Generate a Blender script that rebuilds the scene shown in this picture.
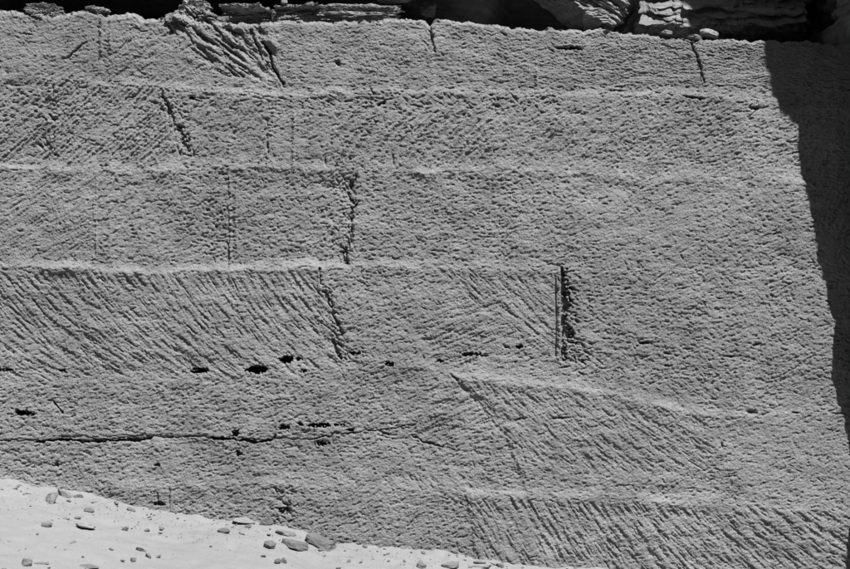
import bpy, bmesh, math, random
import numpy as np
from mathutils import Vector, Matrix, noise as mn

# ------------------------------------------------------------------ scene, camera, light
for o in list(bpy.data.objects): bpy.data.objects.remove(o)
S = bpy.context.scene
COL = S.collection
CAM_D, CAM_Z, PPM = 9.5, 2.032, 140.0          # camera distance to wall, height, photo pixels per metre at the wall
cam = bpy.data.cameras.new('camera'); cam.sensor_width = 36.0
cam.lens = 36.0 * CAM_D / (850.0 / PPM); cam.clip_end = 500.0
co = bpy.data.objects.new('camera', cam); COL.objects.link(co)
co.location = (0, -CAM_D, CAM_Z); co.rotation_euler = (math.pi / 2, 0, 0)
S.camera = co

SUN = Vector((0.27, -0.44, 0.84)).normalized()  # towards the sun
elev = math.asin(SUN.z); azim = math.atan2(SUN.x, SUN.y)
W = bpy.data.worlds.new('World'); S.world = W; W.use_nodes = True
nt = W.node_tree; bg = nt.nodes['Background']
sky = nt.nodes.new('ShaderNodeTexSky'); sky.sky_type = 'NISHITA'; sky.sun_disc = False
sky.sun_elevation = elev; sky.sun_rotation = azim
bw = nt.nodes.new('ShaderNodeRGBToBW')
nt.links.new(sky.outputs[0], bw.inputs[0]); nt.links.new(bw.outputs[0], bg.inputs[0])
bg.inputs[1].default_value = 0.05
sl = bpy.data.lights.new('sun', 'SUN'); sl.energy = 5.0; sl.angle = math.radians(0.5); sl.color = (1, 1, 1)
so = bpy.data.objects.new('sun', sl); COL.objects.link(so)
so.rotation_euler = SUN.to_track_quat('Z', 'Y').to_euler(); so.location = (6, -6, 12)
vs = S.view_settings
vs.view_transform = 'Standard'; vs.look = 'None'; vs.exposure = 1.26; vs.gamma = 1.0; vs.use_curve_mapping = False

rng = np.random.default_rng(11)
random.seed(5)

# ------------------------------------------------------------------ helpers
def P(px, py, y=0.0):
    """point seen at photo pixel px,py at depth y (wall plane y = 0)"""
    s = (CAM_D + y) / CAM_D
    return Vector(((px - 425) / PPM * s, y, CAM_Z + (284.5 - py) / PPM * s))

def tag(o, label=None, cat=None, group=None, kind=None):
    if label: o['label'] = label
    if cat: o['category'] = cat
    if group: o['group'] = group
    if kind: o['kind'] = kind
    return o

def mesh_np(name, V, F, smooth=True):
    me = bpy.data.meshes.new(name)
    n, k = F.shape
    me.vertices.add(len(V)); me.vertices.foreach_set('co', np.ascontiguousarray(V, np.float32).ravel())
    me.loops.add(n * k); me.loops.foreach_set('vertex_index', np.ascontiguousarray(F, np.int32).ravel())
    me.polygons.add(n)
    me.polygons.foreach_set('loop_start', np.arange(0, n * k, k, dtype=np.int32))
    me.polygons.foreach_set('use_smooth', np.full(n, smooth, dtype=bool))
    me.update(calc_edges=True)
    return me

def link(name, me, mat, parent=None):
    o = bpy.data.objects.new(name, me); COL.objects.link(o)
    if mat and not me.materials: me.materials.append(mat)
    if parent: o.parent = parent
    return o

def grid_faces(nr, nc):
    i = np.arange(nr * nc).reshape(nr, nc)
    return np.stack([i[:-1, :-1], i[1:, :-1], i[1:, 1:], i[:-1, 1:]], -1).reshape(-1, 4)

def fftnoise(nr, nc, lo, hi, beta=2.0, ang=None, an=1.0, sp=1.0, seed=None):
    """band limited random field, unit variance; wavelengths lo..hi in px; optional stretch an along angle ang"""
    r = np.random.default_rng(seed) if seed is not None else rng
    f = np.fft.rfft2(r.standard_normal((nr, nc)))
    ky = np.fft.fftfreq(nr, sp)[:, None]; kx = np.fft.rfftfreq(nc, sp)[None, :]
    if ang is not None:
        a = math.radians(ang)
        ku = kx * math.cos(a) + ky * math.sin(a); kv = -kx * math.sin(a) + ky * math.cos(a)
        k = np.sqrt((ku * an) ** 2 + kv ** 2)
    else:
        k = np.sqrt(kx ** 2 + ky ** 2)
    k = np.maximum(k, 1e-6)
    f *= k ** (-beta / 2) * np.exp(-(k * lo) ** 2) * (1 - np.exp(-(k * hi) ** 2))
    o = np.fft.irfft2(f, s=(nr, nc)); o -= o.mean()
    return o / o.std()

def sstep(a, b, x):
    t = np.clip((x - a) / (b - a), 0, 1); return t * t * (3 - 2 * t)

# ------------------------------------------------------------------ materials
def new_mat(name):
    m = bpy.data.materials.new(name); m.use_nodes = True
    b = m.node_tree.nodes['Principled BSDF']
    b.inputs['Roughness'].default_value = 0.95
    b.inputs['Specular IOR Level'].default_value = 0.15
    return m, m.node_tree, b

def stone_mat(name, base, blot=0.16, grain=0.22, gscale=150., bump=0.5, bdist=0.004, strata=0.0):
    m, t, b = new_mat(name); N = t.nodes; L = t.links
    tc = N.new('ShaderNodeTexCoord'); geo = N.new('ShaderNodeNewGeometry')
    def nz(scale, det, rough=0.6):
        n = N.new('ShaderNodeTexNoise'); n.inputs['Scale'].default_value = scale
        n.inputs['Detail'].default_value = det; n.inputs['Roughness'].default_value = rough
        L.new(geo.outputs['Position'], n.inputs['Vector']); return n
    def rmp(src, lo, hi, a=0.3, z=0.7):
        r = N.new('ShaderNodeMapRange'); r.inputs[1].default_value = a; r.inputs[2].default_value = z
        r.inputs[3].default_value = lo; r.inputs[4].default_value = hi
        L.new(src, r.inputs[0]); return r.outputs[0]
    def mul(x, y):
        q = N.new('ShaderNodeMath'); q.operation = 'MULTIPLY'; L.new(x, q.inputs[0])
        if isinstance(y, float): q.inputs[1].default_value = y
        else: L.new(y, q.inputs[1])
        return q.outputs[0]
    v = mul(rmp(nz(0.9, 4).outputs[0], 1 - blot, 1 + blot), rmp(nz(7, 5).outputs[0], 1 - blot, 1 + blot))
    g = nz(gscale, 3, 0.8)
    v = mul(v, rmp(g.outputs[0], 1 - grain, 1 + grain))
    sp = nz(gscale * 0.45, 2, 0.5)                       # dark mineral specks
    v = mul(v, rmp(sp.outputs[0], 0.72, 1.0, 0.30, 0.38))
    if strata:
        mp = N.new('ShaderNodeMapping'); mp.inputs['Scale'].default_value = (0.6, 0.6, 18)
        L.new(geo.outputs['Position'], mp.inputs[0])
        sn = N.new('ShaderNodeTexNoise'); sn.inputs['Scale'].default_value = 1.6; sn.inputs['Detail'].default_value = 4
        L.new(mp.outputs[0], sn.inputs['Vector'])
        v = mul(v, rmp(sn.outputs[0], 1 - strata, 1 + strata))
    v = mul(v, float(base))
    cb = N.new('ShaderNodeCombineColor')
    for i in range(3): L.new(v, cb.inputs[i])
    L.new(cb.outputs[0], b.inputs['Base Color'])
    bp = N.new('ShaderNodeBump'); bp.inputs['Strength'].default_value = bump; bp.inputs['Distance'].default_value = bdist
    gb = nz(gscale * 0.8, 3, 0.7); L.new(gb.outputs[0], bp.inputs['Height']); L.new(bp.outputs[0], b.inputs['Normal'])
    return m

M_WALL = stone_mat('tooled_sandstone', 0.17, blot=0.13, grain=0.34, gscale=130, bump=1.0, bdist=0.013)
M_ROCK = stone_mat('weathered_rock', 0.15, blot=0.22, grain=0.2, gscale=90, bump=0.9, bdist=0.008, strata=0.25)
M_STONE = stone_mat('loose_stone', 0.10, blot=0.2, grain=0.2, gscale=140, bump=0.8, bdist=0.005)
M_PALE = stone_mat('pale_loose_stone', 0.15, blot=0.15, grain=0.15, gscale=140, bump=0.8, bdist=0.005)
M_SAND = stone_mat('drifted_sand', 0.15, blot=0.05, grain=0.10, gscale=260, bump=0.35, bdist=0.003)

# ------------------------------------------------------------------ the quarry face as real relief
X0, X1, DX = -60.0, 868.0, 0.72
Q0, Q1, DQ = 10.0, 602.0, 0.70
nc = int((X1 - X0) / DX) + 1; nr = int((Q1 - Q0) / DQ) + 1
xs = X0 + np.arange(nc) * DX; qs = Q0 + np.arange(nr) * DQ
XX, QQ = np.meshgrid(xs, qs)

TOP = np.array([(-160,12),(0,8),(20,10),(30,12),(48,14),(62,13),(80,9),(95,9),(105,14),(125,10),(132,12),(140,17),(155,17),
 (165,15),(175,17),(210,20),(250,22),(270,20),(300,19),(330,20),(380,18),(400,17),(425,19),(430,23),(436,16),(470,20),(495,24),
 (510,26),(560,27),(600,28),(620,30),(650,33),(690,38),(694,41),(700,37),(760,39),(870,44)], float)
_tn = np.convolve(rng.standard_normal(nc + 8), np.ones(9) / 9 ** .5, 'valid')[:nc]
top_x = np.interp(xs, TOP[:, 0], TOP[:, 1]) + 0.7 * _tn
def topat(px): return np.interp(px, TOP[:, 0], TOP[:, 1])
def to_q(px, py):
    a = topat(px) - 10.0
    return (py - a * 85 / 75) / (1 - a / 75) if py < 85 else py

def ln(*p): p = np.array(p, float); return lambda x: np.interp(x, p[:, 0], p[:, 1])
wob = [fftnoise(1, nc, 10, 200, 2.0).ravel() for _ in range(8)]
B1 = ln((-150,80),(60,80),(100,83),(150,84),(200,88),(300,95),(360,90),(450,90),(560,93),(700,93),(800,102),(868,106))
B2 = ln((-150,166),(0,165),(60,168),(110,171),(160,169),(200,166),(300,172),(420,172),(520,170),(640,176),(868,184))
B3 = ln((-150,268),(0,267),(90,270),(170,272),(250,268),(340,266),(430,267),(560,270),(868,276))
B4 = ln((-150,384),(0,386),(120,382),(200,377),(340,369),(420,368),(450,375),(500,381),(560,386),(620,396),(690,412),(760,414),(868,404))
B5 = ln((-150,441),(0,441),(100,440),(180,437),(240,439),(265,441),(300,438),(340,434),(400,425),(450,430),(520,422),(868,432))
B6 = ln((-150,482),(60,488),(150,487),(240,483),(330,486),(440,489),(520,492),(620,497),(720,505),(868,512))
# visibility of each flared ledge along x, depth of its step (m), height of the flare (px)
LED = [(B1, ln((-150,.25),(190,.7),(320,1.0),(560,.5),(700,.35),(868,.4)), .016, 8),
       (B2, ln((-150,.6),(60,.7),(110,1.4),(180,.9),(300,1.1),(480,1.0),(620,.7),(868,.6)), .022, 15),
       (B3, ln((-150,1.0),(380,1.0),(450,.6),(560,.2),(868,.12)), .024, 8),
       (B4, ln((-150,.2),(330,.2),(430,.8),(480,1.2),(640,1.0),(720,.4),(868,.2)), .019, 11),
       (B6, ln((-150,.4),(100,.5),(200,.9),(300,.6),(480,.55),(868,.35)), .019, 11)]
rag = fftnoise(nr, nc, 3, 40, 2.2, sp=DX)
H = np.full((nr, nc), -0.055); LM = np.zeros((nr, nc))
for k, (B, a, d, h) in enumerate(LED):
    b = B(xs) + 1.3 * wob[k]; bump_ = (a(xs) * d * .25)[None, :] * (.8 * wob[7 - k][None, :] + .5 * rag)
    t = np.clip((QQ - (b - h)[None, :]) / h, 0, 1)
    H += (a(xs) * d)[None, :] * t ** 1.7
    H += bump_ * np.exp(-((QQ - b[None, :]) / (h * .6)) ** 2)
    LM += a(xs)[None, :] * np.exp(-((QQ - (b - h * .4)[None, :]) / (h * .5)) ** 2)
    # slight hollow right below the arris
    u = QQ - b[None, :]
    H -= (a(xs) * d * 0.22)[None, :] * np.exp(-((u - 14) / 12) ** 2) * (u > 0)

# panels left by the extraction trenches: per course seams (x at top, x at bottom), offsets of the faces (m)
CBX = [lambda x: 0 * x - 50, B1, B2, B3, B4, B5, B6, lambda x: 0 * x + 700]
SEAMS = [[(99,101),(262,282),(430,436),(693,706)],
         [(51,47),(160,187),(268,266)],
         [(96,94),(229,226),(356,347)],
         [(319,345),(557,556)],
         [(455,520)],
         [(300,296),(500,530)],
         [(171,168),(292,286),(466,486)]]
OFFS = [[.006,-.004,.004,-.002,.002],
        [-.004,.004,.008,.012],
        [.016,.008,.000,.016],
        [.014,.020,.016],
        [.014,.026],
        [.010,.014,.026],
        [.012,.008,.020,.030]]
_n0 = np.cumsum([0] + [len(q) + 1 for q in SEAMS])
PLAB = {int(_n0[0] + 1): 'panel with deep rough slanting grooves at its top', int(_n0[1] + 1): 'panel of fine parallel diagonal tool lines',
        int(_n0[3]): 'panel of long steep slanting chisel grooves', int(_n0[3] + 1): 'panel with chisel grooves meeting in a chevron',
        int(_n0[4] + 1): 'panel of close slanting chisel grooves under a curved ledge', int(_n0[6] + 3): 'bottom panel of bold slanting chisel grooves'}
course = np.zeros((nr, nc), np.int32)
for k in range(1, 7): course += (QQ > CBX[k](XX)).astype(np.int32)
pid = np.zeros((nr, nc), np.int32)
off = np.zeros((nr, nc)); npan = 0; PANELN = []
for k in range(7):
    m = course == k
    t0 = CBX[k](XX); t1 = CBX[k + 1](XX)
    if k == 0: t0 = 10 + 0 * XX
    if k == 6: t1 = 600 + 0 * XX
    f = np.clip((QQ - t0) / np.maximum(t1 - t0, 1), 0, 1)
    loc = np.zeros((nr, nc), np.int32); ofk = np.full((nr, nc), OFFS[k][0])
    for j, (a, b) in enumerate(SEAMS[k]):
        sx = a + (b - a) * f
        dlt = OFFS[k][j + 1] - OFFS[k][j]
        r = 0.5 if dlt < 0 or abs(dlt) < .006 else 1.6
        u = XX - sx + r * rag
        ofk += dlt * sstep(-0.8, 0.8, u) if dlt > 0 else dlt * sstep(-1.5, 1.5, u)
        loc += (XX > sx).astype(np.int32)
    off = np.where(m, ofk, off)
    pid = np.where(m, loc + npan, pid); npan += len(SEAMS[k]) + 1
# soften offsets across course lines (vertical blur only)
kern = np.ones(7) / 7
pad = np.pad(off, ((3, 3), (0, 0)), 'edge'); off = sum(pad[i:i + nr] for i in range(7)) / 7
H += off

# broad unevenness and sandstone grain
H += 0.007 * fftnoise(nr, nc, 50, 260, 2.5, sp=DX)
H += 0.0020 * fftnoise(nr, nc, 9, 45, 2.0, ang=0, an=2.0, sp=DX)

# ---- stamping of single tool bites: depth field D (m), deepest bite wins -> crisp arrises between bites
D = np.zeros((nr, nc), np.float32)
edge = fftnoise(nr, nc, 1.6, 9, 1.4, sp=DX)
def bite(cx, cq, ang, L, Wd, dep, skew=0.45, endsharp=True):
    """one chisel bite centred cx,cq (px), long axis ang (rad), length L, width Wd (px), depth dep (m)"""
    R = 0.5 * math.hypot(L, Wd) + 1
    i0 = max(0, int((cq - R - Q0) / DQ)); i1 = min(nr, int((cq + R - Q0) / DQ) + 2)
    j0 = max(0, int((cx - R - X0) / DX)); j1 = min(nc, int((cx + R - X0) / DX) + 2)
    if i1 <= i0 or j1 <= j0: return
    x = (xs[j0:j1] - cx)[None, :]; y = (qs[i0:i1] - cq)[:, None]
    c, s = math.cos(ang), math.sin(ang)
    u = (x * c + y * s) * (2 / L); v = (-x * s + y * c) * (2 / Wd)
    # skewed cross profile: steep upper side
    vv = np.where(v < -skew, (v + skew) / (1 - skew), (v + skew) / (1 + skew))
    cr = 1 - np.abs(vv) ** 1.4 + .16 * edge[i0:i1, j0:j1]
    al = 1 - np.abs(u) ** 2.2
    d = dep * np.clip(cr, 0, 1.25) * np.clip(al, 0, 1)
    np.maximum(D[i0:i1, j0:j1], d, out=D[i0:i1, j0:j1])

RG = np.zeros((nr, nc), np.float32)
def ridge(cx, cq, ang, L, Wd, hgt):
    """thin raised line left between two passes of the tool"""
    R = 0.5 * math.hypot(L, Wd) + 1
    i0 = max(0, int((cq - R - Q0) / DQ)); i1 = min(nr, int((cq + R - Q0) / DQ) + 2)
    j0 = max(0, int((cx - R - X0) / DX)); j1 = min(nc, int((cx + R - X0) / DX) + 2)
    if i1 <= i0 or j1 <= j0: return
    x = (xs[j0:j1] - cx)[None, :]; y = (qs[i0:i1] - cq)[:, None]
    c, s = math.cos(ang), math.sin(ang)
    u = (x * c + y * s) * (2 / L); v = (-x * s + y * c) * (2 / Wd)
    p = np.where(v < -.45, 1 + (v + .45) / .55, 1 - (v + .45) / 1.45)
    d = hgt * np.clip(p, 0, 1) * np.clip(1 - np.abs(u) ** 4, 0, 1) * np.clip(1 + .3 * edge[i0:i1, j0:j1], .2, 1.5)
    np.maximum(RG[i0:i1, j0:j1], d, out=RG[i0:i1, j0:j1])

def inpoly(x, y, poly):
    c = False; n = len(poly); j = n - 1
    for i in range(n):
        xi, yi = poly[i]; xj, yj = poly[j]
        if (yi > y) != (yj > y) and x < (xj - xi) * (y - yi) / (yj - yi) + xi: c = not c
        j = i
    return c
hatched = np.zeros((620, 1040), np.float32)    # 1 px map (x+150, y): where long strokes already cover the stone
def strokes(poly, angf, sep, dep_, bl=(14, 34), wid=1.35, jit=3.0, gap=0.15, rev=1.0):
    dep = dep_ * (0.95 if rev > 0 else 1.5); sep *= .76
    xa = min(p[0] for p in poly); xb = max(p[0] for p in poly); ya = min(p[1] for p in poly); yb = max(p[1] for p in poly)
    w_, h_ = int(xb - xa) + 3, int(yb - ya) + 3
    occ = np.zeros((h_ + 40, w_ + 40), bool); r = max(1, int(sep * 0.5))
    tries = int(14 * (xb - xa) * (yb - ya) / (sep * 30))
    for _ in range(tries):
        x, y = random.uniform(xa, xb), random.uniform(ya, yb)
        if not inpoly(x, y, poly): continue
        if occ[int(y - ya) + 20 - r:int(y - ya) + 21 + r, int(x - xa) + 20 - r:int(x - xa) + 21 + r].any(): continue
        pts = [(x, y)]
        for sgn in (1, -1):
            cx, cy = x, y; st = []
            while True:
                a = math.radians(angf(cx, cy)); cx += sgn * 3 * math.cos(a); cy += sgn * 3 * math.sin(a)
                if not inpoly(cx + random.uniform(-4, 4), cy + random.uniform(-3, 3), poly): break
                iy, ix = int(cy - ya) + 20, int(cx - xa) + 20
                if occ[iy - r + 1:iy + r, ix - r + 1:ix + r].any(): break
                st.append((cx, cy))
                if len(st) > 90: break
            pts = pts + st if sgn == 1 else st[::-1] + pts
        for (cx, cy) in pts:
            occ[int(cy - ya) + 20, int(cx - xa) + 20] = True
            hatched[min(619, max(0, int(cy) - 4)):max(1, int(cy) + 5), max(0, int(cx) + 145):int(cx) + 156] = 1
        # walk along the stroke laying bites
        n = len(pts); i = 0; sd = random.uniform(0.7, 1.25)
        while i < n:
            L = random.uniform(*bl); k = min(n - 1, i + int(L / 6))
            cx, cy = pts[k]
            if rev < 0:
                a = math.radians(angf(cx, cy) + random.gauss(0, 1.2))
                if random.random() > gap: ridge(cx, to_q(cx, cy), a, L * 1.3, sep * .66, dep * sd * random.uniform(.6, 1.05))
                if random.random() < .3: bite(cx + sep * .4, to_q(cx, cy + sep * .3), a, L * .5, sep * .5, dep * .5 * random.random(), skew=.3)
            elif random.random() > gap:
                a = math.radians(angf(cx, cy) + random.gauss(0, jit))
                bite(cx + random.gauss(0, .5), to_q(cx, cy + random.gauss(0, .5)), a, L * 1.25, sep * wid * random.uniform(.7, 1.1),
                     dep * sd * random.uniform(.35, 1.25), skew=0.4 * rev)
                if rev > 0 and random.random() < .9:      # thin scratch left by the chisel's corner
                    o2 = random.uniform(-.25, .25) * sep
                    bite(cx - o2 * math.sin(a), to_q(cx, cy + o2 * math.cos(a)), a + random.gauss(0, .05), L * random.uniform(.5, 1.1), random.uniform(1.6, 2.8),
                         dep * sd * random.uniform(.8, 1.7), skew=0.2)
            i += max(1, int(L / 3))

A = lambda a: (lambda x, y: a)
strokes([(160,18),(258,25),(273,70),(213,72)], lambda x, y: 46 + 10 * math.sin(x * .05), 9, .024, wid=1.2, jit=6, gap=.25)
strokes([(118,30),(165,24),(215,74),(190,82),(110,82)], A(-40), 8.5, .007)
strokes([(-150,86),(46,84),(46,160),(-150,162)], A(-42), 8, .007, bl=(25, 50), rev=-2.0)
strokes([(56,86),(160,92),(176,150),(160,162),(52,162)], A(-44), 7.4, .0085, bl=(25, 55), jit=2, gap=.06, rev=-2.0)
strokes([(192,102),(264,104),(264,162),(190,162)], A(-56), 8.5, .007, bl=(18, 44), rev=-2.0)
strokes([(285,120),(338,118),(338,165),(285,165)], A(-66), 12, .004, bl=(18, 44), rev=-2.0)
strokes([(340,124),(500,122),(480,168),(340,168)], lambda x, y: -58 + 8 * (x - 340) / 150 - (y - 145) * .35, 13, .009, bl=(30, 50), jit=2, gap=.05, rev=-2.0)
strokes([(520,126),(612,126),(600,166),(520,166)], A(-55), 13, .006, bl=(25, 45), rev=-2.0)
strokes([(-150,175),(94,176),(92,258),(-150,258)], A(-35), 7.5, .0075)
strokes([(100,178),(222,178),(222,256),(100,258)], A(-58), 8.5, .0055, bl=(18, 44), rev=-2.0)
strokes([(730,178),(845,182),(845,262),(740,262)], lambda x, y: -64 - (y - 220) * .1, 8, .004, bl=(20, 44), rev=-2.0)
strokes([(-150,276),(312,272),(342,345),(336,366),(205,374),(-150,380)], lambda x, y: 57 - 24 * (y - 270) / 100 - 4 * math.sin(x * .02), 8.2, .0135, jit=4)
strokes([(420,335),(455,298),(490,302),(528,347),(515,358),(430,368)], A(-21), 6.8, .010, jit=5)
strokes([(440,272),(546,275),(550,346),(528,346)], lambda x, y: 46 - 8 * (y - 270) / 75, 7.8, .011, jit=4)
strokes([(456,382),(560,390),(640,400),(700,420),(715,440),(690,470),(560,470),(522,450)], lambda x, y: 48 - 16 * (x - 460) / 240, 7.2, .010, jit=4)
strokes([(430,390),(450,383),(503,430),(470,434),(425,432)], A(-23), 7.5, .012, jit=5)
strokes([(365,474),(485,474),(490,487),(365,484)], A(42), 10, .010, bl=(10, 18))
strokes([(468,496),(700,507),(868,514),(868,600),(486,600)], lambda x, y: 58 - 26 * max(0, min(1, (x - 560) / 270)), 8.2, .0145, jit=4)
strokes([(740,415),(846,412),(846,485),(740,490)], A(-72), 9, .004, bl=(18, 40))
strokes([(612,389),(720,386),(745,408),(700,413),(640,396)], A(34), 9, .008)
strokes([(580,176),(720,180),(720,262),(600,262)], A(-30), 9, .004, gap=.3)

# pecks: the short chips that roughen all the rest
def peck_angle(x, y):
    if y < 90: return 4, 22
    if y < 172 and x > 480: return -26, 16
    if 488 < y and x < 470: return -24, 20
    if 385 < y < 490 and x < 430: return -16, 22
    if x > 560 and 270 < y < 400: return -10, 28
    return -14, 26
for q in np.arange(8, 604, 3.4):
    for x in np.arange(X0 - 2, 870, 4.6):
        cx = x + random.uniform(-2.8, 2.8); cq = q + random.uniform(-2.2, 2.2)
        hv = hatched[min(619, max(0, int(cq))), min(1039, max(0, int(cx) + 150))]
        if hv and random.random() < .7: continue
        a, sp = peck_angle(cx, cq)
        e = random.random(); kd = .5 if cq < 85 else 1.0
        if e < .38:
            bite(cx, cq, math.radians(random.gauss(a, sp)), random.uniform(6, 12), random.uniform(4, 7), random.uniform(.0025, .006) * kd, skew=random.uniform(.5, .8))
        else:
            bite(cx, cq, math.radians(random.gauss(a, sp)), random.uniform(3, 8), random.uniform(1.8, 3.4), (.0035 + .013 * random.random() ** 1.7) * kd, skew=random.uniform(.2, .7))

for _ in range(9000):
    cx = random.uniform(X0, X1); cq = random.uniform(10, 602)
    a, sp = peck_angle(cx, cq)
    bite(cx, cq, math.radians(random.gauss(a, sp * .9)), random.uniform(4, 11), random.uniform(1.3, 2.1), (.004 + .012 * random.random() ** 2) * (.6 if cq < 85 else 1), skew=.1)

# deeper slits and gashes, denser along some bedding lines
def gashes(n, xr, yf, sy, Lr, dr, ang=0, sa=12, hr=(1.8, 3.2)):
    for _ in range(n):
        x = random.uniform(*xr); y = yf(x) + random.gauss(0, sy)
        bite(x, to_q(x, y), math.radians(random.gauss(ang, sa)), random.uniform(*Lr) * random.uniform(.6, 1.3), random.uniform(*hr) * .85, dr[0] * .6 + (dr[1] - dr[0] * .6) * random.random() ** 2, skew=.5)
gashes(60, (190, 560), lambda x: B1(x) + 6, 6, (5, 14), (.010, .03))
gashes(40, (0, 260), lambda x: 84, 3, (5, 14), (.008, .02))
gashes(26, (570, 740), lambda x: 348, 7, (5, 15), (.010, .03), ang=6)
gashes(36, (690, 845), lambda x: 408, 8, (5, 12), (.010, .03))
gashes(24, (600, 830), lambda x: 92 + (x - 600) * .03, 4, (6, 14), (.010, .03), ang=3)
gashes(18, (640, 830), lambda x: 140, 3, (5, 11), (.010, .022), ang=5)
gashes(24, (180, 560), lambda x: 362, 5, (5, 11), (.010, .025), ang=2)
gashes(30, (0, 420), lambda x: B5(x), 9, (5, 12), (.010, .025))
gashes(16, (195, 228), lambda x: 240, 12, (3, 6), (.008, .02), hr=(2.5, 4.5))
gashes(30, (290, 560), lambda x: 105, 7, (4, 8), (.006, .016), hr=(2.5, 4.5))
gashes(24, (700, 845), lambda x: 470, 6, (5, 10), (.008, .02))
gashes(170, (-100, 850), lambda x: random.uniform(40, 560), 1, (4, 9), (.008, .02), sa=25)
for (x, y, a, L, w, d) in [(76,48,-36,13,3.4,.025),(68,55,-42,12,2.6,.03),(83,42,-30,9,2.2,.02),(62,58,-25,9,2,.015),(25,33,0,12,3,.02),(128,40,-42,18,3,.02),(142,30,-8,18,2.5,.02),
    (337,62,80,9,6,.04),(382,103,-25,12,5,.04),(565,47,4,22,4.5,.05),(552,50,30,10,2.5,.02),(712,54,4,10,3.5,.03),(730,58,3,10,3.5,.03),
    (695,97,8,26,3,.04),(756,108,0,14,5,.04),(672,46,6,22,2,.025),(504,33,38,10,2.5,.02),(325,162,88,13,2.5,.03),(393,160,86,14,2.5,.03),
    (645,343,-3,14,4,.04),(668,354,10,10,4,.03),(757,345,-14,11,3.5,.03),(592,344,0,9,3,.03),(668,366,2,10,3,.03),(575,343,0,18,2.6,.04),
    (582,362,35,12,2.6,.03),(752,413,2,14,6,.04),(484,356,5,12,2.5,.03),(560,418,-3,22,3,.035),(520,419,-10,14,4,.03),(506,347,20,9,4,.03),
    (454,377,38,14,2.6,.03),(385,433,18,16,3,.03),(415,437,5,10,3,.02),(446,402,-25,12,3,.025),(722,445,88,8,3,.03),(460,420,0,8,3,.02),
    (267,148,88,14,3,.03),(51,90,88,14,2,.02),(38,145,40,8,4,.03),(52,119,0,12,4,.025),(368,132,40,8,3,.02),(140,72,30,10,3,.02)]:
    bite(x, to_q(x, y), math.radians(a), L, w, d, skew=.3)
for (x, y0, y1, h) in [(99,16,48,.008),(108,18,46,.005),(95,172,262,.006),(229,176,262,.010),(235,178,250,.005),(293,110,166,.007),(320,268,290,.008),(558.6,272,354,.006),(228,140,168,.006),(536,66,84,.006)]:
    for yy in np.arange(y0, y1, 9.0): ridge(x + random.gauss(0, .4), to_q(x, min(yy + 5, y1)), math.radians(random.gauss(91, 2)), 14, 4.4, 2.4 * h * random.uniform(.7, 1.2))
H += RG
H -= D * (1 - .35 * np.clip(LM, 0, 1))

# ragged broken joints: deep irregular pits along a line
def carve(mask_d, depth):
    """mask_d: signed px distance field inside>0; irregular outline from noise"""
    global H
    m = sstep(-0.5, 0.9, mask_d + 1.1 * edge)
    H -= depth * m
def win(x0, x1, y0, y1):
    j0, j1 = max(0, int((x0 - X0) / DX)), max(0, int((x1 - X0) / DX)); i0, i1 = max(0, int((y0 - Q0) / DQ)), int((y1 - Q0) / DQ)
    return slice(i0, i1), slice(j0, j1)
def hole(cx, cy, rx, ry, dep, rough=.9, e=1.0):
    s = win(cx - rx * 2 - 4, cx + rx * 2 + 4, cy - ry * 2 - 4, cy + ry * 2 + 4)
    x, y = XX[s], QQ[s]
    d = (1 - (((x - cx) / rx) ** 2 + ((y - cy) / ry) ** 2)) * min(rx, ry) * .7
    H[s] -= dep * sstep(-0.4, 0.7, d + rough * edge[s])
for h in [(200,370.5,8,2.6,.10),(257,369.5,10,4,.16),(287,359.5,7,3.6,.14),(300,359,2.5,1.5,.05),(304,371,4,1.5,.05),(390,364,4.5,2.2,.07),
          (356,353.5,7,1.6,.05),(520,347,4,2,.05),(440,361,3,1.5,.04),(470,354,9,1.8,.05),(24,413,9,3,.10),(18,412,3,3,.06),(236,433,3.4,3.6,.07),(239,453,3,3,.05),
          (158,464.5,2.6,1.6,.04),(55,465,2.6,2,.04),(320,425,10,1.8,.08),(351,430,3.2,2.2,.05),(339,425,5,1.2,.05),(300,424,2.5,2,.04),(284,427,5,2.2,.06),
          (322,443,6,2.4,.06),(4,370,8,1.6,.05),(63,370.5,4,1.3,.04),(190,97,3,1.8,.04),(575,47,8,2,.05)]:
    hole(h[0], to_q(h[0], h[1]), *h[2:])

def crack(pts, w, dep, jit=1.0, wj=.5):
    pts = np.array(pts, float)
    x0, x1 = pts[:, 0].min() - 6, pts[:, 0].max() + 6; y0, y1 = pts[:, 1].min() - 8, pts[:, 1].max() + 8
    s = win(x0, x1, y0, y1); x, y = XX[s] + jit * .6 * rag[s], QQ[s] + jit * .6 * np.roll(rag, 91, 1)[s]
    best = np.full(x.shape, 1e9)
    for (ax, ay), (bx, by) in zip(pts[:-1], pts[1:]):
        dx, dy = bx - ax, by - ay; t = np.clip(((x - ax) * dx + (y - ay) * dy) / (dx * dx + dy * dy + 1e-9), 0, 1)
        best = np.minimum(best, np.hypot(x - ax - t * dx, y - ay - t * dy))
    ww = w * np.clip(1 + wj * np.roll(rag, 37, 0)[s], .55, 2.2)
    H[s] -= dep * (1 - sstep(ww * .5 - .3, ww * .5 + .6, best))
crack([(-150,440),(-60,443),(0,440.5),(30,440),(60,440),(110,439),(150,437),(185,436.5),(215,437),(232,440),(252,438),(268,441),(285,438),(310,439),(322,437),(335,434),(360,432),(390,428),(415,424)], .6, .022, 1.0)
crack([(60,437),(140,435.5),(180,435)], .5, .012, .8)
crack([(35,442),(70,440),(90,441.5),(120,440.5),(150,439)], 1.5, .05, 1)
crack([(215,437),(262,442),(276,438)], 1.8, .05, 1.5)
crack([(415,437),(430,443),(445,446)], 1.2, .03, 1.5)
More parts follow.
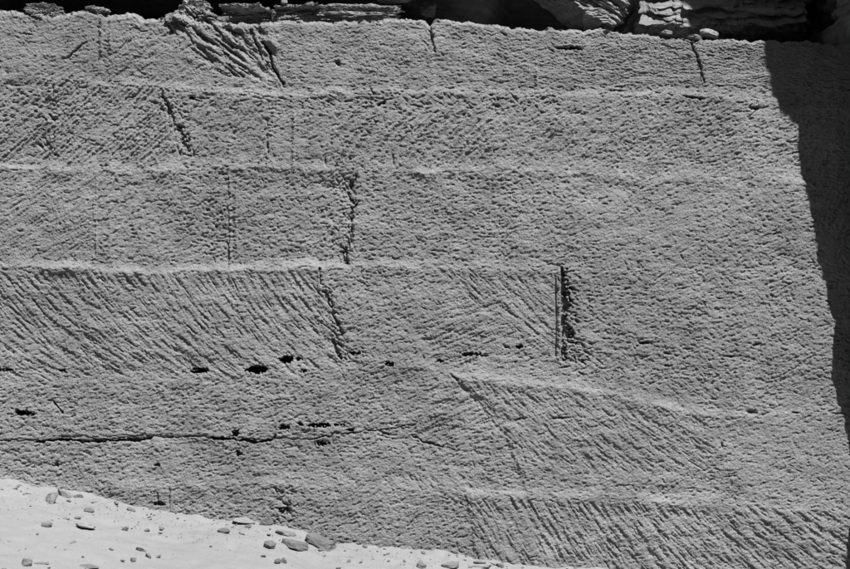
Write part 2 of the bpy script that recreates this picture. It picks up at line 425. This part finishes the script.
for (a, b, w, d) in [((262,40),(268,52),2.0,.035),((268,52),(272,66),2.2,.035),((272,66),(282,84),1.8,.03),((430,20),(432,40),2,.03),((432,40),(436,50),1.2,.02),
                     ((693,42),(700,60),1.5,.03),((700,60),(706,82),1.6,.03),((250,30),(262,58),1.8,.02),((228,64),(242,76),1.6,.02)]:
    crack([(a[0], to_q(*a)), (b[0], to_q(*b))], w, d, .8)
crack([(160,96),(168,112),(178,128),(185,142)], 2.0, .02, 2.5)
crack([(186,132),(187,150)], 1.6, .02, 1.5)
crack([(228,178),(231,215),(227,262)], 1.0, .010, .5)
crack([(95,172),(95,262)], .8, .007, .4)
crack([(320,268),(320.5,284)], 1.4, .03, .3)
crack([(325,292),(330,305),(337,320),(343,333)], 2.6, .022, 1.2)
crack([(333,341),(341,358)], 2.2, .03, .6)
crack([(452,376),(480,406),(498,428),(522,448)], 1.6, .006, .5)
crack([(270,488),(285,492)], 2, .02, 3)
crack([(158,492),(159,504)], 1.2, .02, .6)
crack([(170,488),(170,510)], 1.0, .015, .5)
# ragged dark joint of the third course, and chipped zones beside the other joints
def chips(n, xf, yf, Lr, wr, dr, angs=(-70, 70)):
    D[:] = 0
    for _ in range(n):
        y = yf(); x = xf(y)
        bite(x, y, math.radians(random.uniform(*angs)), random.uniform(*Lr), random.uniform(*wr) * random.uniform(.6, 1.1), dr[0] * .5 + (dr[1] - dr[0] * .5) * random.random() ** 1.8, skew=random.uniform(-.3, .6))
    global H
    H -= D
chips(70, lambda y: 353 - (y - 176) * .06 + random.gauss(0, 1.7) + 2.5 * math.sin(y * .19), lambda: random.uniform(176, 264), (4, 11), (2.2, 4.5), (.015, .05), (40, 130))
chips(60, lambda y: random.gauss(340, 6), lambda: random.uniform(174, 262), (3, 8), (1.8, 3.6), (.006, .022))
chips(60, lambda y: 160 + (y - 95) * .48 + random.gauss(0, 4), lambda: random.uniform(94, 156), (4, 12), (2, 4.5), (.008, .03), (10, 100))
chips(40, lambda y: random.gauss(42, 6), lambda: random.uniform(84, 160), (3, 9), (2, 4), (.006, .022))
chips(40, lambda y: random.gauss(289, 5), lambda: random.uniform(486, 522), (3, 9), (2, 4), (.008, .03))
chips(26, lambda y: random.gauss(270, 4), lambda: random.uniform(100, 165), (3, 9), (1.5, 3), (.006, .02), (50, 120))
chips(70, lambda y: random.gauss(217, 8), lambda: random.uniform(200, 262), (3, 7), (2, 4), (.006, .02))
chips(46, lambda y: random.gauss(571, 5), lambda: random.uniform(270, 360), (3, 10), (2, 4), (.008, .03))
chips(150, lambda y: random.uniform(300, 560), lambda: random.gauss(102, 6), (3, 8), (2, 4), (.006, .02))
chips(30, lambda y: random.uniform(330, 400), lambda: random.gauss(165, 7), (3, 9), (1.8, 3.4), (.006, .02))
chips(40, lambda y: random.uniform(560, 600), lambda: random.gauss(356, 9), (3, 12), (1.8, 3.4), (.006, .03), (-20, 40))
chips(30, lambda y: 322 + (y - 268) * .24 + random.gauss(0, 3), lambda: random.uniform(285, 365), (4, 12), (2, 3.6), (.008, .03), (40, 75))
hole(284, 510, 5, 3.2, .035, 1.2); hole(160, 503, 6, 2.4, .04, .6)
# cut slot of the fourth course: a straight thin line, a proud strip, then a ragged slot
crack([(555.5,276),(556.5,320),(556,356)], 1.0, .022, .15, .15)
s = win(555, 585, 262, 366); x, y = XX[s], QQ[s]
rw = np.interp(y, [268,272,285,300,308,316,326,334,345,362], [1.5,4,6,8,11,5,7,13,5,3])
inside = np.minimum(x - 561.2, 561.5 + rw - x + 1.8 * edge[s] + 1.0 * rag[s])
H[s] -= .045 * sstep(-.5, .7, inside) * sstep(266, 269, y) * (1 - sstep(352, 360, y))
# triangular spall of the fifth course
s = win(36, 70, 396, 424); x, y = XX[s], QQ[s]
H[s] -= .016 * sstep(-1, 1.0, np.minimum(np.minimum(421 - y, (y - 401) * .8 - (50 - x) * .9 + 1), 70 - x)) * sstep(36, 44, x) * .0
crack([(53,402),(62,412)], 1.6, .03, .3)
# fine weathering on top of everything
H += 0.0013 * fftnoise(nr, nc, 1.2, 6, 1.0, sp=DX)
H += 0.0012 * fftnoise(nr, nc, 2, 9, 1.4, ang=-15, an=2.2, sp=DX)
# rough natural rock where the top-left courses were never dressed
nat = np.exp(-(((XX - 225) / 45) ** 2 + ((QQ - 38) / 22) ** 2))
H += nat * .010 * fftnoise(nr, nc, 4, 30, 2, ang=46, an=3.5, sp=DX)
# rounded upper lip
lip = np.clip((16 - QQ) / 6.0, 0, 1)
H -= 0.03 * lip ** 2 * (1 + .5 * rag)

PY = QQ + (top_x[None, :] - 10) * np.clip((85 - QQ) / 75, 0, 1)
V = np.stack([(XX - 425) / PPM, -H, (569 - PY) / PPM], -1)
wall = bpy.data.objects.new('carved_rock_face', None); COL.objects.link(wall)
tag(wall, 'tall chisel-dressed sandstone quarry face in horizontal courses, rising from the sand drift', 'rock face')
Vf = V.reshape(-1, 3); F = grid_faces(nr, nc); fp = pid[:-1, :-1].ravel()
for p in range(npan):
    f = F[fp == p]
    if len(f) == 0: continue
    u, inv = np.unique(f, return_inverse=True)
    po = link('tooled_panel', mesh_np('tooled_panel', Vf[u], inv.reshape(f.shape)), M_WALL, wall)
    if p in PLAB: po['label'] = PLAB[p]
# ledge running back from the lip, level
nb = 26; bk = (np.arange(nb) / (nb - 1)) ** 1.6
n2 = fftnoise(nb, nc, 3, 60, 2, sp=DX)
LX = np.repeat(((xs - 425) / PPM)[None, :], nb, 0)
LY = -H[0][None, :] + bk[:, None] * 1.6
LZ = V[0, :, 2][None, :] + np.minimum(bk[:, None] * 6, 1) * (.012 * n2 + .01) + bk[:, None] * .03
LV = np.stack([LX, LY, LZ], -1)
LV = LV[::-1]
sub = np.concatenate([np.arange(0, nc, 2), [nc - 1]]) if (nc - 1) % 2 else np.arange(0, nc, 2)
link('ledge_top', mesh_np('ledge_top', LV.reshape(-1, 3), grid_faces(nb, nc)), M_WALL, wall)
# the face goes on to the side, beyond the picture
ex = np.arange(-1100, -59.9, 2.6); ey = np.arange(10, 640, 3.0)
EX, EY = np.meshgrid(ex, ey)
EH = -0.055 + sum(.03 * sstep(b - 10, b, EY) for b in (80, 166, 268, 384, 482)) + .008 * fftnoise(len(ey), len(ex), 6, 60, 2, ang=40, an=3, sp=2.6)
bl = sstep(-90, -60, EX)
eq = np.interp(EY[:, 0], qs, H[:, 0])
EH = EH * (1 - bl) + eq[:, None] * bl
EZ = (569 - (EY + 2 * np.clip((85 - EY) / 75, 0, 1))) / PPM
link('tooled_panel', mesh_np('side_panel', np.stack([(EX - 425) / PPM, -EH, EZ], -1).reshape(-1, 3), grid_faces(*EX.shape)), M_WALL, wall)

# ------------------------------------------------------------------ projecting side wall (right of the corner) that throws the big shadow
RX, RZ = SUN.x / -SUN.y, SUN.z / -SUN.y
CX = 3.075
edge_pts = [(765,40),(771,62),(782,103),(799,105),(801,140),(806,180),(812,212),(818,252),(827,272),(829,300),(836,318),(833,345),(832,362),(838,398),(845,420),(851,450),(851.5,500),(849,530),(846,569),(844,610)]
zz = []; dd = []
for (px, py) in edge_pts:
    xw = (px - 425) / PPM; d = (CX - xw) / RX + float(np.interp(py, qs, H[:, int((min(px, 850) - X0) / DX) - 8:int((min(px, 850) - X0) / DX) + 8].mean(1)))
    zz.append((569 - py) / PPM + d * RZ); dd.append(d)
o_ = np.argsort(zz); zz = np.array(zz)[o_]; dd = np.array(dd)[o_]
n_z = 420; zg = np.linspace(-0.6, 8.0, n_z)
dg = np.interp(zg, zz, dd)
dg += .004 * np.convolve(rng.standard_normal(n_z + 4), np.ones(5) / 5 ** .5, 'valid')
# profile in plan: from behind the back wall along the inner face to the front arris, then right along the front face
na, nf = 110, 70
SV = np.zeros((n_z, na + nf, 3)); sn = fftnoise(n_z, na + nf, 3, 40, 2, ang=30, an=2)
for i in range(n_z):
    t = np.linspace(0, 1, na); y = 2.6 + (-dg[i] - 2.6) * t
    SV[i, :na, 0] = CX + (.012 + .07 * (zg[i] > 4)) * np.abs(sn[i, :na]) * (1 - t ** 6); SV[i, :na, 1] = y
    t2 = (np.arange(1, nf + 1) / nf) ** 1.3
    SV[i, na:, 0] = CX + t2 * 4.5; SV[i, na:, 1] = -dg[i] + .012 * sn[i, na:]
SV[:, :, 2] = zg[:, None]
sw = link('shading_wall', mesh_np('return_wall', SV.reshape(-1, 3), grid_faces(n_z, na + nf)), M_ROCK)
tag(sw, 'overhanging return wall of the quarry corner that shades the dressed face', 'rock wall')

# ------------------------------------------------------------------ unseen wall added behind the camera to block sky light and shade the ground
ox = np.linspace(-40, 40, 240); oz = np.linspace(-2.5, 19.4, 100)
OX, OZ = np.meshgrid(ox, oz)
ofn = fftnoise(100, 240, 3, 40, 2, ang=10, an=3)
OY = -13.4 - .10 * np.floor(OZ / .85) + .05 * ofn
OV = np.stack([OX, OY, OZ + .3 * ofn * (OZ > 19)], -1)
ow = link('shading_wall', mesh_np('added_sky_blocker', OV.reshape(-1, 3), grid_faces(100, 240)[:, ::-1]), M_WALL)
tag(ow, 'added unseen stepped wall behind the camera that blocks sky light', 'rock wall')

# ------------------------------------------------------------------ natural cliff above: recess, underside, lip, cliff front
cx_ = np.arange(-1100, 1500, 5.0)
lipy = np.interp(cx_, [-1100,0,180,240,400,455,500,530,700,760,1500], [.12,.12,.16,.10,.14,.22,.6,1.2,1.35,1.2,1.2])
lipz = np.interp(cx_, [-1100,0,300,480,540,700,1500], [4.36,4.36,4.34,4.40,4.7,4.9,4.9])
prof_n = 90
CV = np.zeros((prof_n, len(cx_), 3)); cn = fftnoise(prof_n, len(cx_), 2, 40, 2, ang=2, an=4); cn2 = fftnoise(prof_n, len(cx_), 2, 12, 1.5)
for j, x in enumerate(cx_):
    ly, lz = lipy[j], lipz[j]
    pth = np.array([(ly + 1.5, 3.8), (ly + 1.45, 4.15), (ly + .8, lz + .02), (ly + .05, lz), (ly, lz + .05), (ly + .05, lz + .5), (ly + .5, lz + 1.6), (ly + 3, lz + 2.6)])
    sl_ = np.concatenate([[0], np.cumsum(np.hypot(*np.diff(pth, axis=0).T))])
    t = np.linspace(0, sl_[-1], prof_n)
    CV[:, j, 0] = (x - 425) / PPM
    CV[:, j, 1] = np.interp(t, sl_, pth[:, 0]); CV[:, j, 2] = np.interp(t, sl_, pth[:, 1])
CV[:, :, 1] += .035 * cn + .012 * cn2; CV[:, :, 2] += .02 * np.roll(cn, 30, 1)
cl = link('rock_overhang', mesh_np('rock_overhang', CV.reshape(-1, 3), grid_faces(prof_n, len(cx_))[:, ::-1]), M_ROCK)
tag(cl, 'dark undercut of natural cliff rock above the dressed quarry face', 'rock overhang')

# ------------------------------------------------------------------ rocks
def rock_mesh(name, size, seed, cuts=14, rough=.16, bed=.0, bedn=5, tilt=0.0, box=.55, facets=7, freq=1.0, cut=(.62, .92), crag=0.0, fine=0.0, under=0.0):
    """angular stone: blend of box and ellipsoid trimmed by random planes, with bedding steps; base at z = 0"""
    r = random.Random(seed)
    bm = bmesh.new(); bmesh.ops.create_cube(bm, size=2.0)
    bmesh.ops.subdivide_edges(bm, edges=bm.edges[:], cuts=cuts, use_grid_fill=True)
    planes = []
    for _ in range(facets):
        n = Vector((r.gauss(0, 1), r.gauss(0, 1), r.gauss(0, 1))).normalized(); planes.append((n, r.uniform(*cut)))
    offv = Vector((seed * 3.7, seed * 1.3, seed * 7.1))
    ct, st = math.cos(tilt), math.sin(tilt)
    for v in bm.verts:
        c = v.co.copy(); sph = c.normalized(); p = c * box + sph * (1 - box)
        for n, d in planes:
            e = p.dot(n) - d
            if e > 0: p = p - n * e * .92
        q = p * freq
        k = mn.noise(q * 1.3 + offv) * rough + mn.noise(q * 3.1 + offv) * rough * .55 + mn.noise(q * 8 + offv) * rough * .28
        if fine: k += fine * (mn.noise(q * 14 + offv) + .6 * mn.noise(q * 31 + offv))
        if crag: k += crag * ((.5 - abs(mn.noise(q * 2.2 + offv))) + .5 * (.5 - abs(mn.noise(q * 5.3 + offv)))) - crag * .5
        if bed:
            h = -p.x * st + p.z * ct + .10 * mn.noise(q * 1.1 + offv)
            s_ = h * bedn + 3 * mn.noise(Vector((0, 0, math.floor(h * bedn))) + offv)
            k += bed * (mn.noise(Vector((p.x * 1.3, p.y * 1.3, h * bedn * 2.0)) + offv) + .7 * mn.noise(Vector((p.x * 3.5, p.y * 3.5, h * bedn * 4)) + offv))
        v.co = p + sph * k
    zmin = min(v.co.z for v in bm.verts)
    if under:
        zt = max(v.co.z for v in bm.verts)
        for v in bm.verts:
            t = (v.co.z - zmin) / (zt - zmin) + .12 * mn.noise(Vector((v.co.x * 3, 0, 0)) + offv)
            if v.co.y < 0: v.co.y *= 1 - under * min(1, max(0, (.72 - t) / .12))
    for v in bm.verts:
        v.co = Vector((v.co.x * size[0] / 2, v.co.y * size[1] / 2, (v.co.z - zmin) * size[2] / 2))
    me = bpy.data.meshes.new(name); bm.to_mesh(me); bm.free()
    me.polygons.foreach_set('use_smooth', np.zeros(len(me.polygons), bool))
    return me

def rock(name, label, cat, loc, size, seed, mat, rot=(0, 0, 0), group=None, **kw):
    o = link(name, rock_mesh(name, size, seed, **kw), mat)
    o.location = loc; o.rotation_euler = rot
    return tag(o, label, cat, group)

def ledge_z(px, y=0.1): return (569 - topat(px)) / PPM + .005
def top_rock(label, px, w, h, y, seed, depth=None, sink=.02, name='ledge_rock', dz=0, rot=(0, 0, 0), mat=None, **kw):
    s = (CAM_D + y) / CAM_D
    dd_ = depth or max(w, h) / PPM
    y = max(y, dd_ * .55 + .035); s = (CAM_D + y) / CAM_D
    loc = ((px - 425) / PPM * s, y, ledge_z(px) - sink + dz + .2 * y)
    return rock(name, label, 'rock', loc, (w / PPM, depth or max(w, h) / PPM, h / PPM), seed, mat or M_ROCK, rot, **kw)

# big rocks lying on the ledge
bx = P(672, 30, .95)
rock('boulder', 'large layered boulder on the ledge, half sunlit and half in shadow', 'boulder', (bx.x + .345, 1.17, 3.80), (1.32, 1.0, 1.5), 21, M_ROCK, (math.radians(-14), 0, 0), cuts=90, rough=.08, bed=.15, bedn=6, box=.95, facets=2, cut=(1.0, 1.15), crag=.05, fine=.05)
ax = P(560, 0, .45)
rock('rock_slab', 'sunlit tilted slab of bedded rock beside the large boulder', 'rock', (ax.x - .03, .62, 4.04), (.82, .6, .42), 33, M_ROCK, (0, math.radians(30), 0), cuts=60, rough=.12, bed=.14, bedn=5, box=.85, facets=3, crag=.06, fine=.05)
top_rock('small blocky rock wedged between tilted slab and large boulder', 596, 26, 22, .30, 8, cuts=24, rough=.12, bed=.12, bedn=4)
top_rock('small rounded rock perched on the lip near the shadow edge', 708, 22, 12, .06, 12, sink=.03, cuts=22, rough=.10, bed=.05, box=.3)
top_rock('thin sunlit flake on the lip below the large boulder', 666, 12, 5, .07, 14, sink=.012, cuts=10)
top_rock('low wedge of rock beside the small rounded rock on the lip', 695, 14, 6, .08, 15, sink=.010, cuts=12)
top_rock('craggy broken outcrop above the deep slanting grooves', 186, 40, 30, .14, 77, depth=.26, sink=.10, cuts=44, rough=.34, bed=.16, bedn=3, tilt=-.5, fine=.09, box=.85, facets=9, cut=(.55, .95), rot=(0, .35, .3))
top_rock('wedge of broken rock sloping down from the craggy outcrop', 206, 34, 20, .16, 78, depth=.22, sink=.08, cuts=38, rough=.3, bed=.16, bedn=3, tilt=.4, fine=.09, box=.8, facets=9, cut=(.5, .9), rot=(0, .3, -.2))
top_rock('thin shard lodged in front of the craggy outcrop', 176, 16, 10, .05, 79, depth=.08, sink=.04, cuts=20, rough=.3, fine=.09, box=.7, facets=8, rot=(0, -.4, 0))
top_rock('low rubble crust on the lip at the left end', 46, 34, 18, .08, 18, depth=.16, sink=.085, cuts=36, rough=.3, bed=.15, fine=.14, box=.7)
top_rock('flat rubble chip on the lip above the short upright joint', 98, 24, 9, .05, 19, depth=.12, sink=.05, cuts=22, rough=.25, fine=.12, box=.7)
top_rock('jagged dark rock with a lit crest beside the craggy outcrop', 250, 60, 24, .22, 20, depth=.26, sink=.07, cuts=44, rough=.38, bed=.2, fine=.14, box=.4, under=.5)
top_rock('jagged crest of rock between two hollows on the ledge', 304, 62, 24, .24, 22, depth=.24, sink=.07, cuts=44, rough=.38, bed=.2, tilt=.4, fine=.14, box=.4, under=.5)
top_rock('long low slab with a lit edge tapering into the lip', 358, 96, 20, .17, 23, depth=.26, sink=.065, cuts=50, rough=.3, bed=.16, bedn=4, tilt=.16, fine=.12, box=.35, under=.4)
top_rock('small dull rock in the shade under the overhang', 427, 20, 16, .62, 24, cuts=20, rough=.16, dz=.03, crag=.3)
top_rock('little white stone on a dark rock under the overhang', 284, 7, 6, .16, 25, dz=.12, mat=M_PALE, cuts=8)
top_rock('thin rock blade with a bright edge hanging under the overhang', 398, 40, 12, .20, 26, dz=.11, depth=.16, cuts=26, rough=.2, bed=.15, crag=.3)

# ------------------------------------------------------------------ sand drift
CON = np.array([(-1100,430),(-150,462),(0,480),(50,490),(100,498),(150,508),(200,514),(250,520),(290,528),(330,539),(400,547),(450,553),(500,560),(560,566),(620,572),(868,590),(1500,610)], float)
CONX = (CON[:, 0] - 425) / PPM; CONZ = (569 - CON[:, 1]) / PPM
def sand_z(x, y):
    d = np.maximum(0, -y)
    z = np.interp(x - .0 * d, CONX, CONZ)
    return z - .10 * d / (1 + .06 * d) + .05 * np.exp(-d / .25) - .04 + .012 * np.sin(x * 2.1 + 1.3 * d) * np.minimum(d, 1) + .008 * np.sin(x * 4.7 - 2.2 * d + 1)
gx = np.unique(np.concatenate([np.linspace(-40, -5, 40), np.linspace(-5, 2.6, 360), np.linspace(2.6, 40, 60)]))
gy = np.unique(np.concatenate([np.linspace(-40, -6, 40), np.linspace(-6, .3, 320)]))
GX, GY = np.meshgrid(gx, gy)
g1 = fftnoise(len(gy), len(gx), 3, 20, 1.6, seed=3); g2 = fftnoise(len(gy), len(gx), 10, 80, 2.2, seed=4)
near = np.exp(-np.maximum(0, -GY) / .35)
GZ = sand_z(GX, GY) + .0022 * g1 * (1 + 2.2 * near) + .008 * g2
link('ground', mesh_np('ground', np.stack([GX, GY, GZ], -1).reshape(-1, 3), grid_faces(len(gy), len(gx))[:, ::-1]), M_SAND)['kind'] = 'structure'
def gz(x, y):
    i = min(len(gy) - 2, max(0, int(np.searchsorted(gy, y)) - 1)); j = min(len(gx) - 2, max(0, int(np.searchsorted(gx, x)) - 1))
    return float(GZ[i:i + 2, j:j + 2].mean())
def on_sand(px, py):
    """where the view ray of a photo pixel meets the drift"""
    y = -5.0
    while y < 0:
        p = P(px, py, y)
        if p.z <= gz(p.x, p.y): break
        y += .01
    return Vector((p.x, p.y, gz(p.x, p.y)))

def stone(label, px, py, w, h, seed, mat=None, depth=None, rz=0.0, rx=0.0, ry=0.0, sink=.22, name='stone', group=None, **kw):
    """py = foot of the stone in the photograph, w/h seen size in px"""
    c = on_sand(px, min(py, 568.5)); s = (CAM_D + c.y) / CAM_D / PPM
    W_, H_ = w * s, h * s * .85
    D_ = depth * s if depth else W_ * .7
    kw.setdefault('cuts', 12); kw.setdefault('rough', .16); kw.setdefault('facets', 9); kw.setdefault('cut', (.5, .85))
    o = rock(name, label, 'stone', (c.x, c.y + D_ * .3, c.z - H_ * sink), (W_, D_, H_ * (1 + sink)), seed, mat or M_STONE, (rx, ry, rz), group, **kw)
    return o
stone('upright pale block with a dark left side at the top of the drift', 51, 504, 12, 13, 41, M_PALE, rz=.5, box=.7, facets=4)
stone('flat wedge-shaped stone with an undercut dark front edge', 84, 529, 20, 9, 42, M_PALE, rz=-.2, box=.5, ry=.12, sink=.1)
stone('low grey half-buried stone near the upright pale block', 47, 528, 14, 7, 43, box=.2, ry=-.15)
stone('rounded dark cobble with a thin sliver beside it', 26, 566, 14, 9, 44, box=.25)
stone('thin pale sliver lying beside the rounded dark cobble', 41, 564.5, 15, 2.5, 45, depth=6)
stone('broad flat hump of rock barely rising from the sand', 88, 569, 26, 5, 46, box=.2, depth=14)
stone('tiny dark wedge alone on the bare sand', 133, 562, 7, 5, 47, box=.4)
stone('bent dark flake with a narrow tail', 140, 552, 11, 4, 48, ry=.3, depth=5)
stone('small dark chip at the end of the bent flake', 147, 558, 8, 4, 49, ry=.4, depth=4)
stone('little two-toned stone in the open sand', 125, 531, 7, 6, 50, M_PALE)
stone('small dull pebble next to the two-toned stone', 147, 532, 6, 4, 51)
stone('flat dark stone with a thin pale rim', 224, 533, 15, 5, 52, depth=9)
stone('broad pale flat slab lying at the wall foot', 244, 525, 24, 7, 53, M_PALE, depth=14, ry=.08, box=.7)
stone('dark chip under the front edge of the pale flat slab', 247, 528, 8, 3.5, 54)
stone('small knobbly stone below the pale flat slab', 242, 535, 7, 5, 55, M_PALE)
stone('dark broken chunk tight against the wall foot', 266, 525, 15, 9, 56, box=.6)
stone('small triangular stone left of the long curved block', 270, 549, 13, 10, 57, facets=9, box=.3)
stone('long curved grey block with a shaded front, beside the big split stone', 293, 549, 28, 8, 58, ry=.18, depth=16, box=.75, facets=3, rough=.10)
stone('big split stone with a dark end and a sloping lit back', 320, 547, 34, 11, 59, ry=.38, rz=-.35, depth=20, box=.7, facets=5)
stone('flat pale slab above the long curved block', 286, 536, 22, 6, 60, M_PALE, ry=.1, depth=12, box=.6)
stone('left half of a small split cobble', 277, 564, 8, 7, 61, box=.4, rz=.3)
stone('right half of a small split cobble', 284, 564, 6, 7, 62, box=.45, rz=-.2)
stone('flat dark stone under the wall foot above the wedge-shaped stone', 78, 497, 11, 4, 63)
stone('grey mound of stone between the wall foot and the wedge-shaped stone', 89, 512, 11, 5, 64, box=.2)
stone('thin dark flake behind the wedge-shaped stone', 76, 519, 9, 2.5, 65)
stone('thin grey flake left of the dark flake', 66, 520, 9, 2.5, 66)
stone('dark slanted flake stuck in the sand at the wall foot', 130, 511, 9, 5, 67, ry=.5)
stone('worn slab leaning at the wall foot above the upright block', 65, 497, 20, 10, 68, M_WALL, depth=8, ry=.2, box=.6)
stone('rounded stone near the foot of the slanting grooves', 450, 570, 18, 8, 69, box=.35)
stone('dark flat cap of stone beside the rounded stone', 480, 565, 13, 4, 70, depth=8)
stone('low pale stone below the dark flat cap', 483, 570, 24, 6, 71, M_PALE, depth=14)
stone('small dark stone at the thin end of the drift', 500, 568, 9, 5, 72)
stone('small angular stone left of the rounded stone', 422, 571, 10, 7, 73)
# small pebbles: single things, alike
protos = [rock_mesh('pebble', (1, .75, .55), 200 + i, cuts=3, rough=.16, box=.4, facets=6) for i in range(8)]
for i, me in enumerate(protos): me.materials.append(M_PALE if i % 3 == 0 else M_STONE)
k = 0
while k < 230:
    if random.random() < .55:
        px = random.uniform(-60, 640); py = np.interp(px, CON[:, 0], CON[:, 1]) + abs(random.gauss(0, 9)) + 1
    else:
        px = random.uniform(-60, 600); py = random.uniform(480, 600)
    if py < np.interp(px, CON[:, 0], CON[:, 1]) + 1: continue
    c = on_sand(px, py)
    s = random.choice([.011, .014, .016, .02, .024, .032]) * random.uniform(.7, 1.2)
    o = bpy.data.objects.new('pebble', protos[k % 8]); COL.objects.link(o)
    o.location = (c.x, c.y, c.z - .12 * s); o.scale = (s * random.uniform(.9, 1.7), s, s * random.uniform(.7, 1.1)); o.rotation_euler = (random.uniform(-.3, .3), random.uniform(-.3, .3), random.uniform(0, 6.28))
    foot = py < np.interp(px, CON[:, 0], CON[:, 1]) + 12; pale = (k % 8) % 3 == 0
    tag(o, 'small %s pebble %s' % ('pale' if pale else 'dark', 'close to the foot of the rock face' if foot else 'out on the open sand drift'), 'pebble',
        '%s pebbles %s' % ('pale' if pale else 'dark', 'along the wall foot' if foot else 'on the open sand')); k += 1
# grit too small to count
gv = []; gf = []
for i in range(2600):
    if random.random() < .6:
        px = random.uniform(-100, 680); py = np.interp(px, CON[:, 0], CON[:, 1]) + abs(random.gauss(0, 7))
    else:
        px = random.uniform(-100, 640); py = random.uniform(480, 610)
    if py < np.interp(px, CON[:, 0], CON[:, 1]) - 1: continue
    x = (px - 425) / PPM; d = min(5.5, max(0, (py - np.interp(px, CON[:, 0], CON[:, 1])) * .033)); y = -.1 - d
    x *= (CAM_D + y) / CAM_D; z = gz(x, y); s = random.uniform(.002, .006); b = len(gv); a = random.uniform(0, 6.28)
    for q in range(4): gv.append((x + s * math.cos(a + q * 1.571) * random.uniform(.6, 1.4), y + s * math.sin(a + q * 1.571) * random.uniform(.6, 1.3), z - .001))
    gv.append((x, y, z + s * random.uniform(.5, 1.0)))
    gf += [(b, b + 1, b + 4), (b + 1, b + 2, b + 4), (b + 2, b + 3, b + 4), (b + 3, b, b + 4)]
gt = link('grit', mesh_np('grit', np.array(gv), np.array(gf), False), M_STONE)
tag(gt, 'fine stone grit strewn over the pale sand drift', 'grit', kind='stuff')
